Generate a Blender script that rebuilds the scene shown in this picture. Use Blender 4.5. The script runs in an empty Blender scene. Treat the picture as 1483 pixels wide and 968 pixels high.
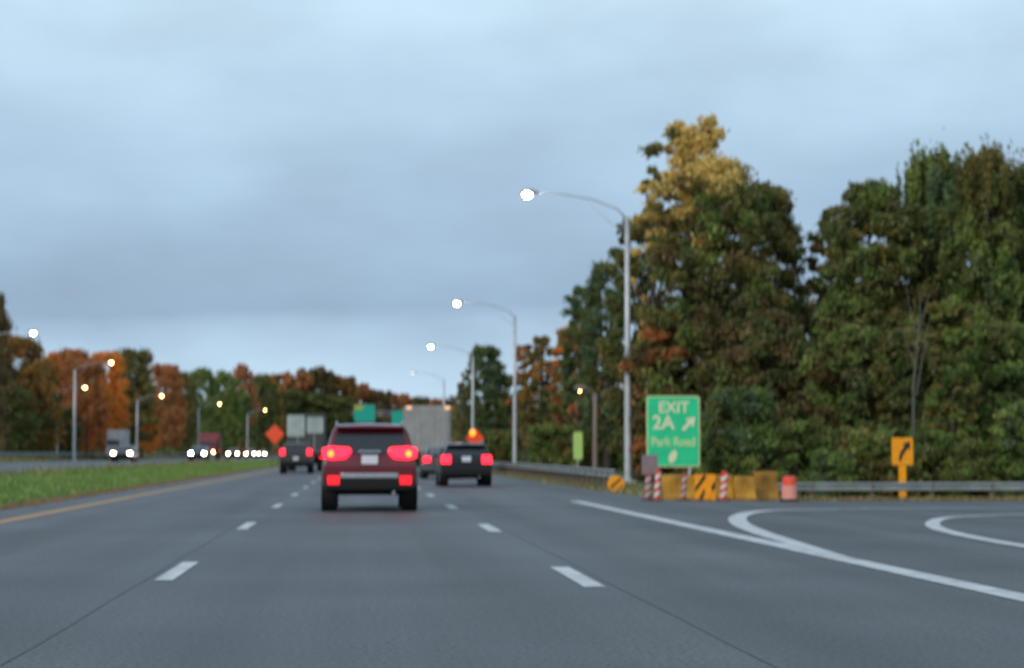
import bpy, bmesh, math, random
import numpy as np
from mathutils import Vector, Matrix
R = math.radians
random.seed(7)
SC = bpy.context.scene
COL = SC.collection

# ------------------------------------------------------------------ camera
F = 2850.0; CX, CY = 741.5, 484.0; H = 1.15
YAW = math.atan((CX-517)/F); PITCH = math.atan((658-CY)/F)
cam_d = bpy.data.cameras.new('camera'); cam = bpy.data.objects.new('camera', cam_d); COL.objects.link(cam)
cam_d.sensor_width = 36; cam_d.lens = 36*F/1483; cam_d.clip_start = .1; cam_d.clip_end = 6000
cam.location = (0, 0, H)
cam.rotation_euler = (R(90)+PITCH, 0, -YAW)
cam_d.dof.use_dof = True; cam_d.dof.focus_distance = 7.0; cam_d.dof.aperture_fstop = 3.3
cam_d.dof.aperture_ratio = 1.35
SC.camera = cam
CM = cam.rotation_euler.to_matrix()
def P(px, py, Y):
    "world point on the plane y=Y behind photo pixel px,py"
    v = CM @ Vector(((px-CX)/F, -(py-CY)/F, -1))
    return Vector((v.x/v.y*Y, Y, H + v.z/v.y*Y))
def PX(px, Y): return P(px, 658, Y).x

# ------------------------------------------------------------------ world + sun
SC.view_settings.view_transform = 'Standard'; SC.view_settings.look = 'None'
SC.view_settings.exposure = .52; SC.view_settings.gamma = 1
w = bpy.data.worlds.new('World'); SC.world = w; w.use_nodes = True
nt = w.node_tree; nt.nodes.clear(); N = nt.nodes.new; L = nt.links.new
def lin(*c): return tuple(((x/255)/12.92 if x/255 <= .04045 else ((x/255+.055)/1.055)**2.4) for x in c) + (1,)
out = N('ShaderNodeOutputWorld'); add = N('ShaderNodeAddShader')
sky = N('ShaderNodeTexSky'); sky.sky_type = 'NISHITA'; sky.sun_disc = False
sky.sun_elevation = R(14); sky.sun_rotation = R(200)
bg1 = N('ShaderNodeBackground'); bg1.inputs[1].default_value = .006; L(sky.outputs[0], bg1.inputs[0])
tc = N('ShaderNodeTexCoord'); sep = N('ShaderNodeSeparateXYZ'); L(tc.outputs['Generated'], sep.inputs[0])
mp = N('ShaderNodeMapping'); mp.inputs['Scale'].default_value = (2.4, 2.4, 9); mp.inputs['Location'].default_value = (3.1, .4, 0); L(tc.outputs['Generated'], mp.inputs[0])
nz = N('ShaderNodeTexNoise'); nz.inputs['Scale'].default_value = 1.5; nz.inputs['Detail'].default_value = 5; nz.inputs['Roughness'].default_value = .5; L(mp.outputs[0], nz.inputs[0])
m1 = N('ShaderNodeMath'); m1.operation = 'MULTIPLY_ADD'; m1.inputs[1].default_value = .085; L(nz.outputs[0], m1.inputs[0])
m2 = N('ShaderNodeMath'); m2.operation = 'ADD'; m2.inputs[1].default_value = -.0425; L(sep.outputs[2], m2.inputs[0]); L(m2.outputs[0], m1.inputs[2])
# stretch the low elevations over the ramp
m3 = N('ShaderNodeMath'); m3.operation = 'MULTIPLY'; m3.inputs[1].default_value = 2.5; L(m1.outputs[0], m3.inputs[0])
cr = N('ShaderNodeValToRGB'); L(m3.outputs[0], cr.inputs[0]); E = cr.color_ramp.elements
stops = [(0.0, (146,169,190)), (.07, (160,184,204)), (.12, (145,169,191)), (.17, (122,144,168)), (.24, (128,150,173)),
         (.33, (140,163,185)), (.44, (155,178,197)), (.6, (172,195,210)), (1, (148,168,186))]
E[0].position = 0; E[0].color = lin(*stops[0][1]); E[1].position = 1; E[1].color = lin(*stops[-1][1])
for p, c in stops[1:-1]:
    e = E.new(p); e.color = lin(*c)
# soft mottling in the cloud deck
mp2 = N('ShaderNodeMapping'); mp2.inputs['Scale'].default_value = (6, 6, 14); L(tc.outputs['Generated'], mp2.inputs[0])
nz2 = N('ShaderNodeTexNoise'); nz2.inputs['Scale'].default_value = 1.6; nz2.inputs['Detail'].default_value = 6; L(mp2.outputs[0], nz2.inputs[0])
mr = N('ShaderNodeMapRange'); mr.inputs[1].default_value = .3; mr.inputs[2].default_value = .7; mr.inputs[3].default_value = .9; mr.inputs[4].default_value = 1.08; L(nz2.outputs[0], mr.inputs[0])
bg2 = N('ShaderNodeBackground'); L(cr.outputs[0], bg2.inputs[0]); L(mr.outputs[0], bg2.inputs[1])
L(bg1.outputs[0], add.inputs[0]); L(bg2.outputs[0], add.inputs[1]); L(add.outputs[0], out.inputs[0])
sd = bpy.data.lights.new('sun', 'SUN'); sd.energy = 1.15; sd.angle = R(22); sd.color = (1, .93, .84)
so = bpy.data.objects.new('sun', sd); COL.objects.link(so)
so.rotation_euler = (R(62), 0, R(-35))

# ------------------------------------------------------------------ materials
MATS = {}
def mat(name, col, rough=.6, metal=0, spec=.5, emit=None, es=0, noise=None, coat=0, alpha=None, bump=0):
    if name in MATS: return MATS[name]
    m = bpy.data.materials.new(name); m.use_nodes = True; n = m.node_tree.nodes; l = m.node_tree.links
    b = n['Principled BSDF']
    b.inputs['Base Color'].default_value = (*col, 1); b.inputs['Roughness'].default_value = rough
    b.inputs['Metallic'].default_value = metal; b.inputs['Specular IOR Level'].default_value = spec
    b.inputs['Coat Weight'].default_value = coat; b.inputs['Coat Roughness'].default_value = .06
    if emit: b.inputs['Emission Color'].default_value = (*emit, 1); b.inputs['Emission Strength'].default_value = es
    sc, amt = noise or (9, .12)
    t = n.new('ShaderNodeTexCoord'); q = n.new('ShaderNodeTexNoise'); q.inputs['Scale'].default_value = sc; q.inputs['Detail'].default_value = 5
    l.new(t.outputs['Object'], q.inputs[0])
    mx = n.new('ShaderNodeMix'); mx.data_type = 'RGBA'; mx.blend_type = 'MULTIPLY'; mx.inputs[0].default_value = 1
    rr = n.new('ShaderNodeMapRange'); rr.inputs[1].default_value = .3; rr.inputs[2].default_value = .7; rr.inputs[3].default_value = 1-amt*1.5; rr.inputs[4].default_value = 1+amt*.6
    l.new(q.outputs[0], rr.inputs[0]); mx.inputs[6].default_value = (*col, 1); l.new(rr.outputs[0], mx.inputs[7]); l.new(mx.outputs[2], b.inputs['Base Color'])
    if bump:
        bp = n.new('ShaderNodeBump'); bp.inputs['Strength'].default_value = bump; bp.inputs['Distance'].default_value = .02
        q2 = n.new('ShaderNodeTexNoise'); q2.inputs['Scale'].default_value = sc*6; l.new(t.outputs['Object'], q2.inputs[0])
        l.new(q2.outputs[0], bp.inputs['Height']); l.new(bp.outputs[0], b.inputs['Normal'])
    MATS[name] = m; return m

def asphalt_mat(name, c0, c1):
    m = bpy.data.materials.new(name); m.use_nodes = True; n = m.node_tree.nodes; l = m.node_tree.links; b = n['Principled BSDF']
    t = n.new('ShaderNodeTexCoord')
    def noise(scale, det, vec=(1,1,1)):
        mp = n.new('ShaderNodeMapping'); mp.inputs['Scale'].default_value = vec; l.new(t.outputs['Object'], mp.inputs[0])
        q = n.new('ShaderNodeTexNoise'); q.inputs['Scale'].default_value = scale; q.inputs['Detail'].default_value = det; l.new(mp.outputs[0], q.inputs[0]); return q
    a = noise(.55, 6, (1, .12, 1)); g = noise(28, 3); s = noise(1.6, 4, (1, .02, 1)); pch = noise(.25, 4)
    def mul(x, y):
        k = n.new('ShaderNodeMix'); k.data_type = 'RGBA'; k.blend_type = 'MULTIPLY'; k.inputs[0].default_value = 1; l.new(x, k.inputs[6]); l.new(y, k.inputs[7]); return k.outputs[2]
    def rng(x, lo, hi, f0=.3, f1=.7):
        k = n.new('ShaderNodeMapRange'); k.inputs[1].default_value = f0; k.inputs[2].default_value = f1; k.inputs[3].default_value = lo; k.inputs[4].default_value = hi; l.new(x, k.inputs[0]); return k.outputs[0]
    mx = n.new('ShaderNodeMix'); mx.data_type = 'RGBA'; mx.inputs[6].default_value = (*c0, 1); mx.inputs[7].default_value = (*c1, 1)
    l.new(rng(a.outputs[0], 0, 1), mx.inputs[0])
    c = mul(mx.outputs[2], rng(g.outputs[0], .45, 1.55)); c = mul(c, rng(s.outputs[0], .82, 1.1)); c = mul(c, rng(pch.outputs[0], .76, 1.16))
    # wheel tracks worn lighter/darker across each lane
    sp = n.new('ShaderNodeSeparateXYZ'); l.new(t.outputs['Object'], sp.inputs[0])
    wv = n.new('ShaderNodeMath'); wv.operation = 'MULTIPLY_ADD'; wv.inputs[1].default_value = 2*math.pi/1.87; wv.inputs[2].default_value = 1.2; l.new(sp.outputs[0], wv.inputs[0])
    sn = n.new('ShaderNodeMath'); sn.operation = 'SINE'; l.new(wv.outputs[0], sn.inputs[0])
    c = mul(c, rng(sn.outputs[0], .86, 1.07, -1, 1))
    l.new(c, b.inputs['Base Color'])
    l.new(rng(a.outputs[0], .5, .68), b.inputs['Roughness'])
    b.inputs['Specular IOR Level'].default_value = .5
    bp = n.new('ShaderNodeBump'); bp.inputs['Strength'].default_value = .5; bp.inputs['Distance'].default_value = .01
    l.new(noise(60, 3).outputs[0], bp.inputs['Height']); l.new(bp.outputs[0], b.inputs['Normal'])
    return m
M_ROAD = asphalt_mat('asphalt', (.074, .083, .089), (.110, .119, .124))
M_APRON = asphalt_mat('apron_asphalt', (.079, .088, .093), (.113, .121, .125))

def paint_mat(name, col, worn=.45):
    m = bpy.data.materials.new(name); m.use_nodes = True; n = m.node_tree.nodes; l = m.node_tree.links; b = n['Principled BSDF']
    t = n.new('ShaderNodeTexCoord'); q = n.new('ShaderNodeTexNoise'); q.inputs['Scale'].default_value = 4; q.inputs['Detail'].default_value = 10; l.new(t.outputs['Object'], q.inputs[0])
    rr = n.new('ShaderNodeMapRange'); rr.inputs[1].default_value = .35; rr.inputs[2].default_value = .6; rr.inputs[3].default_value = 0; rr.inputs[4].default_value = 1; l.new(q.outputs[0], rr.inputs[0])
    mx = n.new('ShaderNodeMix'); mx.data_type = 'RGBA'; l.new(rr.outputs[0], mx.inputs[0])
    mx.inputs[6].default_value = (*[a*(1-worn)+.13*worn for a in col], 1); mx.inputs[7].default_value = (*col, 1)
    l.new(mx.outputs[2], b.inputs['Base Color']); b.inputs['Roughness'].default_value = .7
    return m
M_WHITE = paint_mat('white_road_paint', (.66, .68, .68)); M_YEL = paint_mat('yellow_road_paint', (.50, .29, .11), .35)

def leaf_mat(name, c1, c2, c3=None, sc=.35):
    m = bpy.data.materials.new(name); m.use_nodes = True; n = m.node_tree.nodes; l = m.node_tree.links; b = n['Principled BSDF']
    at = n.new('ShaderNodeAttribute'); at.attribute_name = 'tint'
    t = n.new('ShaderNodeTexCoord'); q = n.new('ShaderNodeTexNoise'); q.inputs['Scale'].default_value = sc; q.inputs['Detail'].default_value = 3; l.new(t.outputs['Object'], q.inputs[0])
    r1 = n.new('ShaderNodeMapRange'); r1.inputs[1].default_value = .36; r1.inputs[2].default_value = .62; l.new(q.outputs[0], r1.inputs[0])
    a = n.new('ShaderNodeMix'); a.data_type = 'RGBA'; a.inputs[6].default_value = (*c1, 1); a.inputs[7].default_value = (*c2, 1); l.new(r1.outputs[0], a.inputs[0])
    c = n.new('ShaderNodeMix'); c.data_type = 'RGBA'; c.inputs[7].default_value = (*(c3 or c2), 1); l.new(a.outputs[2], c.inputs[6])
    r2 = n.new('ShaderNodeMapRange'); r2.inputs[1].default_value = .72; r2.inputs[2].default_value = .95; r2.inputs[4].default_value = .8; l.new(at.outputs['Fac'], r2.inputs[0]); l.new(r2.outputs[0], c.inputs[0])
    k = n.new('ShaderNodeMix'); k.data_type = 'RGBA'; k.blend_type = 'MULTIPLY'; k.inputs[0].default_value = 1; l.new(c.outputs[2], k.inputs[6])
    r3 = n.new('ShaderNodeMapRange'); r3.inputs[3].default_value = 1.15; r3.inputs[4].default_value = 2.05; l.new(at.outputs['Fac'], r3.inputs[0]); l.new(r3.outputs[0], k.inputs[7])
    l.new(k.outputs[2], b.inputs['Base Color']); b.inputs['Roughness'].default_value = .65; b.inputs['Specular IOR Level'].default_value = .3
    tr = n.new('ShaderNodeBsdfTranslucent'); l.new(k.outputs[2], tr.inputs[0]); ms = n.new('ShaderNodeMixShader'); ms.inputs[0].default_value = .36
    l.new(b.outputs[0], ms.inputs[1]); l.new(tr.outputs[0], ms.inputs[2]); l.new(ms.outputs[0], n['Material Output'].inputs[0])
    MATS[name] = m; return m
LM = {
 'dark':  leaf_mat('leaf_dark_green', (.06,.08,.026), (.10,.112,.032), (.15,.145,.042)),
 'green': leaf_mat('leaf_green', (.08,.13,.03), (.14,.175,.045), (.21,.21,.06)),
 'blue':  leaf_mat('leaf_grey_green', (.055,.088,.04), (.09,.13,.06), (.15,.2,.09)),
 'olive': leaf_mat('leaf_olive', (.085,.09,.028), (.14,.12,.035), (.2,.14,.04)),
 'brown': leaf_mat('leaf_brown', (.085,.07,.03), (.12,.085,.033), (.17,.105,.04)),
 'gold':  leaf_mat('leaf_gold', (.42,.31,.09), (.50,.37,.12), (.28,.24,.07)),
 'orange':leaf_mat('leaf_orange', (.44,.15,.025), (.54,.21,.035), (.30,.15,.03)),
 'rust':  leaf_mat('leaf_rust', (.25,.105,.04), (.34,.14,.05), (.16,.11,.04)),
 'mixed': leaf_mat('leaf_green_turning_rust', (.065,.08,.03), (.13,.08,.03), (.19,.09,.03), .22),
 'greenorange': leaf_mat('leaf_green_turning_orange', (.07,.085,.03), (.30,.14,.03), (.2,.13,.03), .28),
}
M_BARK = mat('bark', (.09,.075,.06), .9, noise=(5,.4), bump=.6)
M_GALV = mat('galvanised_steel', (.50,.52,.54), .5, .3, noise=(3,.15))
M_RAIL = mat('weathered_rail_steel', (.27,.30,.30), .6, .2, noise=(1.5,.25))
M_POST = mat('weathered_wood', (.16,.12,.09), .85, noise=(6,.3))
M_BLACK = mat('black_plastic', (.010,.010,.011), .7, 0, .25)
M_TYRE = mat('tyre_rubber', (.012,.012,.012), .8)
M_RIM = mat('alloy_rim', (.35,.36,.37), .35, .8)
M_GLASS = mat('car_glass', (.02,.024,.028), .08, 0, .8)
M_CHROME = mat('chrome_trim', (.55,.56,.58), .25, .9)
M_PLATE = mat('licence_plate', (.62,.64,.68), .4, emit=(.9,.92,1), es=.03)  # faint emission stands in for the light of a plate lamp
def lampm(name, c, s): return mat(name, tuple(min(.8, x*.6) for x in c), .3, emit=c, es=s)
M_TAIL = lampm('lit_tail_lamp', (1, .016, .04), 2.4)
M_GLOWREFL = lampm('glowing_reflector', (1, .012, .02), 1.1)  # bumper reflectors, not lamps: their returned light is put in as emission
M_AMBER = lampm('lit_amber_lamp', (1, .30, .03), 1.7)
M_HEAD = lampm('lit_headlamp', (1, .58, .38), 60)
M_HEADW = lampm('lit_headlamp_cool', (.95, .86, 1), 110)
M_LAMPW = lampm('lit_luminaire_white', (1, .84, .70), 60)
M_LAMPY = lampm('lit_luminaire_sodium', (1, .55, .16), 26)
M_LAMPF = lampm('lit_luminaire_faint', (1, .85, .7), 1.2)

# ------------------------------------------------------------------ mesh helpers
class MB:
    def __init__(s): s.v = []; s.f = []; s.m = []
    def add(s, vs, fs, mi=0):
        o = len(s.v); s.v += [tuple(v) for v in vs]; s.f += [tuple(o+i for i in f) for f in fs]; s.m += [mi]*len(fs); return s
    def box(s, c, d, rz=0, mi=0, rx=0, ry=0):
        M = Matrix.Translation(c) @ Matrix.Rotation(rz,4,'Z') @ Matrix.Rotation(ry,4,'Y') @ Matrix.Rotation(rx,4,'X')
        vs = [M @ Vector((x*d[0]/2, y*d[1]/2, z*d[2]/2)) for x in (-1,1) for y in (-1,1) for z in (-1,1)]
        return s.add(vs, [(0,1,3,2),(4,6,7,5),(0,4,5,1),(2,3,7,6),(0,2,6,4),(1,5,7,3)], mi)
    def tube(s, pts, rad, n=10, mi=0, caps=True):
        pts = [Vector(p) for p in pts]; rings = []
        if not hasattr(rad, '__len__'): rad = [rad]*len(pts)
        for i, p in enumerate(pts):
            d = (pts[min(i+1,len(pts)-1)] - pts[max(i-1,0)]).normalized()
            u = d.cross(Vector((0,0,1)) if abs(d.z) < .9 else Vector((0,1,0))).normalized(); v = d.cross(u)
            rings.append([p + (u*math.cos(2*math.pi*k/n) + v*math.sin(2*math.pi*k/n))*rad[i] for k in range(n)])
        vs = [q for r in rings for q in r]; fs = []
        for i in range(len(pts)-1):
            for k in range(n): fs.append((i*n+k, i*n+(k+1)%n, (i+1)*n+(k+1)%n, (i+1)*n+k))
        if caps: fs += [tuple(range(n))[::-1], tuple((len(pts)-1)*n+k for k in range(n))]
        return s.add(vs, fs, mi)
    def prism(s, poly, y0, y1, mi=0):
        "polygon in x,z extruded along y"
        n = len(poly); vs = [(x, y0, z) for x, z in poly] + [(x, y1, z) for x, z in poly]
        fs = [tuple(range(n)), tuple(range(2*n-1, n-1, -1))] + [(i, i+n, (i+1)%n+n, (i+1)%n) for i in range(n)]
        return s.add(vs, fs, mi)
    def build(s, name, mats, parent=None, bevel=0, smooth=False, seg=2, **tags):
        me = bpy.data.meshes.new(name); me.from_pydata(s.v, [], s.f); me.update()
        for m in (mats if isinstance(mats, (list, tuple)) else [mats]): me.materials.append(m)
        me.polygons.foreach_set('material_index', s.m)
        bm = bmesh.new(); bm.from_mesh(me); bmesh.ops.recalc_face_normals(bm, faces=bm.faces); bm.to_mesh(me); bm.free()
        if smooth: me.polygons.foreach_set('use_smooth', [True]*len(me.polygons))
        o = bpy.data.objects.new(name, me); COL.objects.link(o)
        if parent: o.parent = parent
        if bevel:
            b = o.modifiers.new('b', 'BEVEL'); b.width = bevel; b.segments = seg; b.limit_method = 'ANGLE'; b.angle_limit = R(25)
        for k, v in tags.items(): o[k] = v
        return o
def thing(name, label, cat, loc=(0,0,0), rz=0, group=None):
    o = bpy.data.objects.new(name, None); COL.objects.link(o); o.location = loc; o.rotation_euler = (0,0,rz)
    o.empty_display_size = .2; o['label'] = label; o['category'] = cat
    if group: o['group'] = group
    return o
def kids(o): return [c for c in COL.objects if c.parent == o]
def dup(o, loc=None, rz=None, label=None, parent=None):
    c = o.copy(); COL.objects.link(c)
    if parent: c.parent = parent
    for k in kids(o): dup(k, parent=c)
    if loc is not None: c.location = loc
    if rz is not None: c.rotation_euler = (0,0,rz)
    if label: c['label'] = label
    return c
def text(body, size, m, parent, loc, depth=.012, name='lettering', bold=.02, sx=1):
    cu = bpy.data.curves.new(name, 'FONT'); cu.body = body; cu.size = size; cu.extrude = depth/2; cu.align_x = 'CENTER'; cu.align_y = 'CENTER'; cu.offset = bold*size
    t = bpy.data.objects.new(name, cu); COL.objects.link(t); bpy.context.view_layer.update()
    me = bpy.data.meshes.new_from_object(t.evaluated_get(bpy.context.evaluated_depsgraph_get()))
    bpy.data.objects.remove(t); me.materials.clear(); me.materials.append(m)
    o = bpy.data.objects.new(name, me); COL.objects.link(o); o.parent = parent; o.location = loc; o.rotation_euler = (R(90),0,0); o.scale = (sx,1,1)
    return o

# ------------------------------------------------------------------ terrain
def sst(a, b, x):
    t = np.clip((x-a)/(b-a), 0, 1); return t*t*(3-2*t)
def terrain(x, y):
    x = np.asarray(x, float); y = np.asarray(y, float)
    z = np.full(np.broadcast(x, y).shape, -.03)
    z = z + .42*sst(-8.2, -12.6, x)*1.0
    z = z + .22*sst(-31.5, -33, x)
    z = z + .12*np.exp(-((x+9.6)/1.5)**2)
    z = z - .05*sst(7.6, 9, x)*sst(50, 60, y)
    z = z - .42*sst(9, 13, x)*sst(47.6, 57, y)*(1-sst(66, 76, y))
    z = z + 1.5*sst(15, 45, x)*sst(66, 110, y)
    z = z + 3*sst(-36, -110, x)
    ridge = sst(575, 700, y)*(13 - 6.5*sst(-60, 40, x) - 3*sst(60, 160, x))
    z = z + ridge
    return z
def grid_sheet(name, xs, ys, zf, m, **tags):
    X, Y = np.meshgrid(xs, ys); Z = zf(X, Y); nx, ny = len(xs), len(ys)
    vs = np.stack([X, Y, Z], -1).reshape(-1, 3).tolist()
    fs = [(j*nx+i, j*nx+i+1, (j+1)*nx+i+1, (j+1)*nx+i) for j in range(ny-1) for i in range(nx-1)]
    mb = MB(); mb.add(vs, fs); return mb.build(name, m, smooth=True, **tags)
def ground_mat():
    m = bpy.data.materials.new('turf_soil'); m.use_nodes = True; n = m.node_tree.nodes; l = m.node_tree.links; b = n['Principled BSDF']
    t = n.new('ShaderNodeTexCoord'); q = n.new('ShaderNodeTexNoise'); q.inputs['Scale'].default_value = .35; q.inputs['Detail'].default_value = 8; l.new(t.outputs['Object'], q.inputs[0])
    r = n.new('ShaderNodeValToRGB'); l.new(q.outputs[0], r.inputs[0]); e = r.color_ramp.elements
    e[0].position = .35; e[0].color = (.09,.085,.05,1); e[1].position = .65; e[1].color = (.08,.12,.035,1); k = e.new(.5); k.color = (.07,.10,.03,1)
    l.new(r.outputs[0], b.inputs['Base Color']); b.inputs['Roughness'].default_value = .95
    return m
xs = np.unique(np.concatenate([np.linspace(-2500,-200,12), np.linspace(-200,-40,17), np.linspace(-40,50,151), np.linspace(50,250,21), np.linspace(250,2500,12)]))
ys = np.unique(np.concatenate([np.linspace(-300,-20,6), np.linspace(-20,44,17), np.linspace(44,80,49), np.linspace(80,300,45), np.linspace(300,900,61), np.linspace(900,4500,12)]))
grid_sheet('ground', xs, ys, terrain, ground_mat(), kind='structure')

# highway carriageway, exit ramp apron, opposite carriageway
def flat(name, pts, z, m, **t):
    mb = MB(); mb.add([(x, y, z) for x, y in pts], [tuple(range(len(pts)))]); return mb.build(name, m, **t)
def strip(name, xa, xb, y0, y1, z, m, step=12):
    ys_ = np.arange(y0, y1+.1, step)
    return grid_sheet(name, np.array([xa, xb]), ys_, lambda X, Y: np.full(X.shape, z), m, kind='structure')
strip('highway', -7.3, 7.6, -24, 590, .0, M_ROAD)
flat('ramp_road', [(7.6,-24),(60,-24),(60,47.5),(16,47.6),(10.3,47.7),(8.3,49.5),(7.6,56)], .001, M_APRON, kind='structure')
strip('opposite_highway', -31, -12.6, -24, 590, .44, M_ROAD)
# the little bank of soil along the median edge
# painted lines
def dashes(x, y0, n, per=12.2, ln=3.05, wd=.15, skip=()):
    mb = MB()
    for k in range(n):
        if k in skip: continue
        a = y0 + k*per; wv = wd/2
        mb.add([(x-wv, a, .006),(x+wv, a, .006),(x+wv, a+ln, .006),(x-wv, a+ln, .006)], [(0,1,2,3)])
    return mb
d1 = dashes(-1.75, 6.0, 45, wd=.17); d1.build('lane_markings', M_WHITE, kind='structure')
d2 = dashes(2.06, 4.8, 45, wd=.19); d2.build('lane_markings', M_WHITE, kind='structure')
def line(pts, wd, z=.007):
    mb = MB(); vs = []; n = len(pts)
    for i, (x, y) in enumerate(pts):
        a = Vector(pts[max(i-1,0)]); b = Vector(pts[min(i+1,n-1)]); d = (b-a).normalized(); q = Vector((-d.y, d.x))
        w_ = wd[i] if hasattr(wd,'__len__') else wd
        vs += [(x+q.x*w_/2, y+q.y*w_/2, z), (x-q.x*w_/2, y-q.y*w_/2, z)]
    mb.add(vs, [(2*i, 2*i+1, 2*i+3, 2*i+2) for i in range(n-1)]); return mb
line([(-6.0, y) for y in range(-20, 590, 10)], .30).build('edge_line', M_YEL, kind='structure')
line([(5.32, y) for y in range(-20, 49, 4)], .29).build('edge_line', M_WHITE, kind='structure')
def smooth_path(pts, n=8):
    o = []
    for i in range(len(pts)-1):
        p0 = Vector(pts[max(i-1,0)]); p1 = Vector(pts[i]); p2 = Vector(pts[i+1]); p3 = Vector(pts[min(i+2,len(pts)-1)])
        for k in range(n):
            t = k/n; o.append(.5*((2*p1)+(-p0+p2)*t+(2*p0-5*p1+4*p2-p3)*t*t+(-p0+3*p1-3*p2+p3)*t**3))
    o.append(Vector(pts[-1])); return [tuple(v) for v in o]
def G(px, py):
    Y = 1.15*F/(py-658); v = CM @ Vector(((px-CX)/F, -(py-CY)/F, -1)); k = -H/v.z
    return (v.x*k, v.y*k)
gore = [G(1215,808), G(1150,788), G(1098,771), G(1072,759), G(1070,749), G(1095,742), G(1150,739), G(1300,737), G(1500,737), G(1700,738)]
gp = smooth_path(gore); line(gp, [.22 + .1*min(1, i/20) for i in range(len(gp))], .010).build('gore_line', M_WHITE, kind='structure')
loop2 = [G(1620,812), G(1483,792), G(1400,777), G(1358,766), G(1352,757), G(1380,750), G(1483,746), G(1600,745)]
line(smooth_path(loop2), .24, .010).build('gore_line', M_WHITE, kind='structure')
for x in (-14.6, -29.2): line([(x, y) for y in range(-20, 590, 10)], .14, .447).build('edge_line', M_WHITE, kind='structure')
# dark sealed joints between the lanes
M_SEAL = mat('crack_sealant', (.08,.088,.093), .65)
random.seed(3)
for x0 in (-1.93, 2.26):
    pts = [(x0 + random.uniform(-.02,.02), y) for y in range(-20, 240, 2)]
    line(pts, [random.uniform(.012,.035) for _ in pts], .003).build('pavement_joint', M_SEAL, kind='structure')

strip('soil', -8.0, -7.302, -24, 590, .002, mat('dark_soil', (.045,.042,.035), .95, noise=(1.3,.5)), 6)
# ------------------------------------------------------------------ grass
def blades(name, n, xf, yf, h, m, seed, wd=.02, **tags):
    r = np.random.default_rng(seed); x = xf(r, n); y = yf(r, n, x); z = terrain(x, y)
    a = r.uniform(0, 2*np.pi, n); hh = h*r.uniform(.4, 1.3, n); le = r.normal(0, .4, (n, 2))*hh[:,None]
    w_ = wd*r.uniform(.6,1.6,n)
    v = np.empty((n, 3, 3)); v[:,0] = np.stack([x-np.cos(a)*w_, y-np.sin(a)*w_, z-.02], 1); v[:,1] = np.stack([x+np.cos(a)*w_, y+np.sin(a)*w_, z-.02], 1)
    v[:,2] = np.stack([x+le[:,0], y+le[:,1], z+hh], 1)
    me = bpy.data.meshes.new(name); me.vertices.add(3*n); me.vertices.foreach_set('co', v.ravel())
    me.loops.add(3*n); me.loops.foreach_set('vertex_index', np.arange(3*n, dtype=np.int32)); me.polygons.add(n)
    me.polygons.foreach_set('loop_start', np.arange(0, 3*n, 3, dtype=np.int32)); me.update(calc_edges=True)
    at = me.attributes.new('tint', 'FLOAT', 'FACE'); at.data.foreach_set('value', r.random(n).astype(np.float32))
    me.materials.append(m); o = bpy.data.objects.new(name, me); COL.objects.link(o); o['kind'] = 'stuff'
    for k, q in tags.items(): o[k] = q
    return o
M_GRASS = leaf_mat('grass_green', (.09,.17,.035), (.14,.22,.05), (.26,.24,.10), .5)
M_DRY = leaf_mat('grass_dry', (.10,.13,.045), (.20,.17,.08), (.28,.22,.11), .8)
blades('grass', 70000, lambda r,n: r.uniform(-12.4, -8.0, n), lambda r,n,x: 26+ (240-26)*r.random(n)**1.7, .12, M_GRASS, 1, .035, label='short green grass on the median strip', category='grass')
blades('weeds', 3000, lambda r,n: -12.0+r.normal(0,.35,n), lambda r,n,x: 45+ 150*(np.floor(r.random(n)*26)/26) + r.normal(0,.8,n), .32, M_DRY, 12, .03, label='tufts of taller weeds along the top edge of the median', category='weeds')
_r = np.random.default_rng(77)
def litter(nm, n, xf, yf, label):
    x = xf(n); y = yf(n); z = np.maximum(terrain(x, y), np.where(x > -7.3, .012, -1))+.015
    a = _r.uniform(0,6.28,n); sz = _r.uniform(.03,.07,n)
    q = np.stack([np.stack([x+np.cos(a+k*1.57)*sz, y+np.sin(a+k*1.57)*sz, z+_r.uniform(0,.03,n)],1) for k in range(4)],1)
    me = quads_mesh(nm, q, _r.random(n), np.zeros(n), [LM['rust']]); o = bpy.data.objects.new(nm, me); COL.objects.link(o); o['kind'] = 'stuff'; o['label'] = label; o['category'] = 'leaves'
FALLEN = [('fallen_leaves', 2500, lambda n: -7.2+np.abs(_r.normal(0,.35,n))-.5, lambda n: _r.uniform(20,120,n), 'fallen autumn leaves gathered along the median edge'),
 ('fallen_leaves', 2500, lambda n: _r.uniform(8,30,n), lambda n: 47.3+np.abs(_r.normal(0,2.0,n)), 'fallen autumn leaves along the back edge of the ramp')]
blades('grass', 16000, lambda r,n: -7.75+r.normal(0,.2,n), lambda r,n,x: 26+ (240-26)*r.random(n)**1.7, .07, M_DRY, 2, .02, label='dry worn grass along the median edge', category='grass')
blades('grass', 26000, lambda r,n: r.uniform(10.5, 30, n), lambda r,n,x: 48 + 14*r.random(n), .13, M_DRY, 3, .03, label='patchy verge grass in front of the ramp guardrail', category='grass')
blades('grass', 12000, lambda r,n: r.uniform(7.8, 10.8, n), lambda r,n,x: 51 + 130*r.random(n)**1.5, .16, M_DRY, 4, .03, label='rough grass behind the highway guardrail', category='grass')
blades('grass', 12000, lambda r,n: r.uniform(-35, -31.3, n), lambda r,n,x: 140 + 200*r.random(n), .3, M_DRY, 5, .06, label='long grass under the far guardrail', category='grass')

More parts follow.
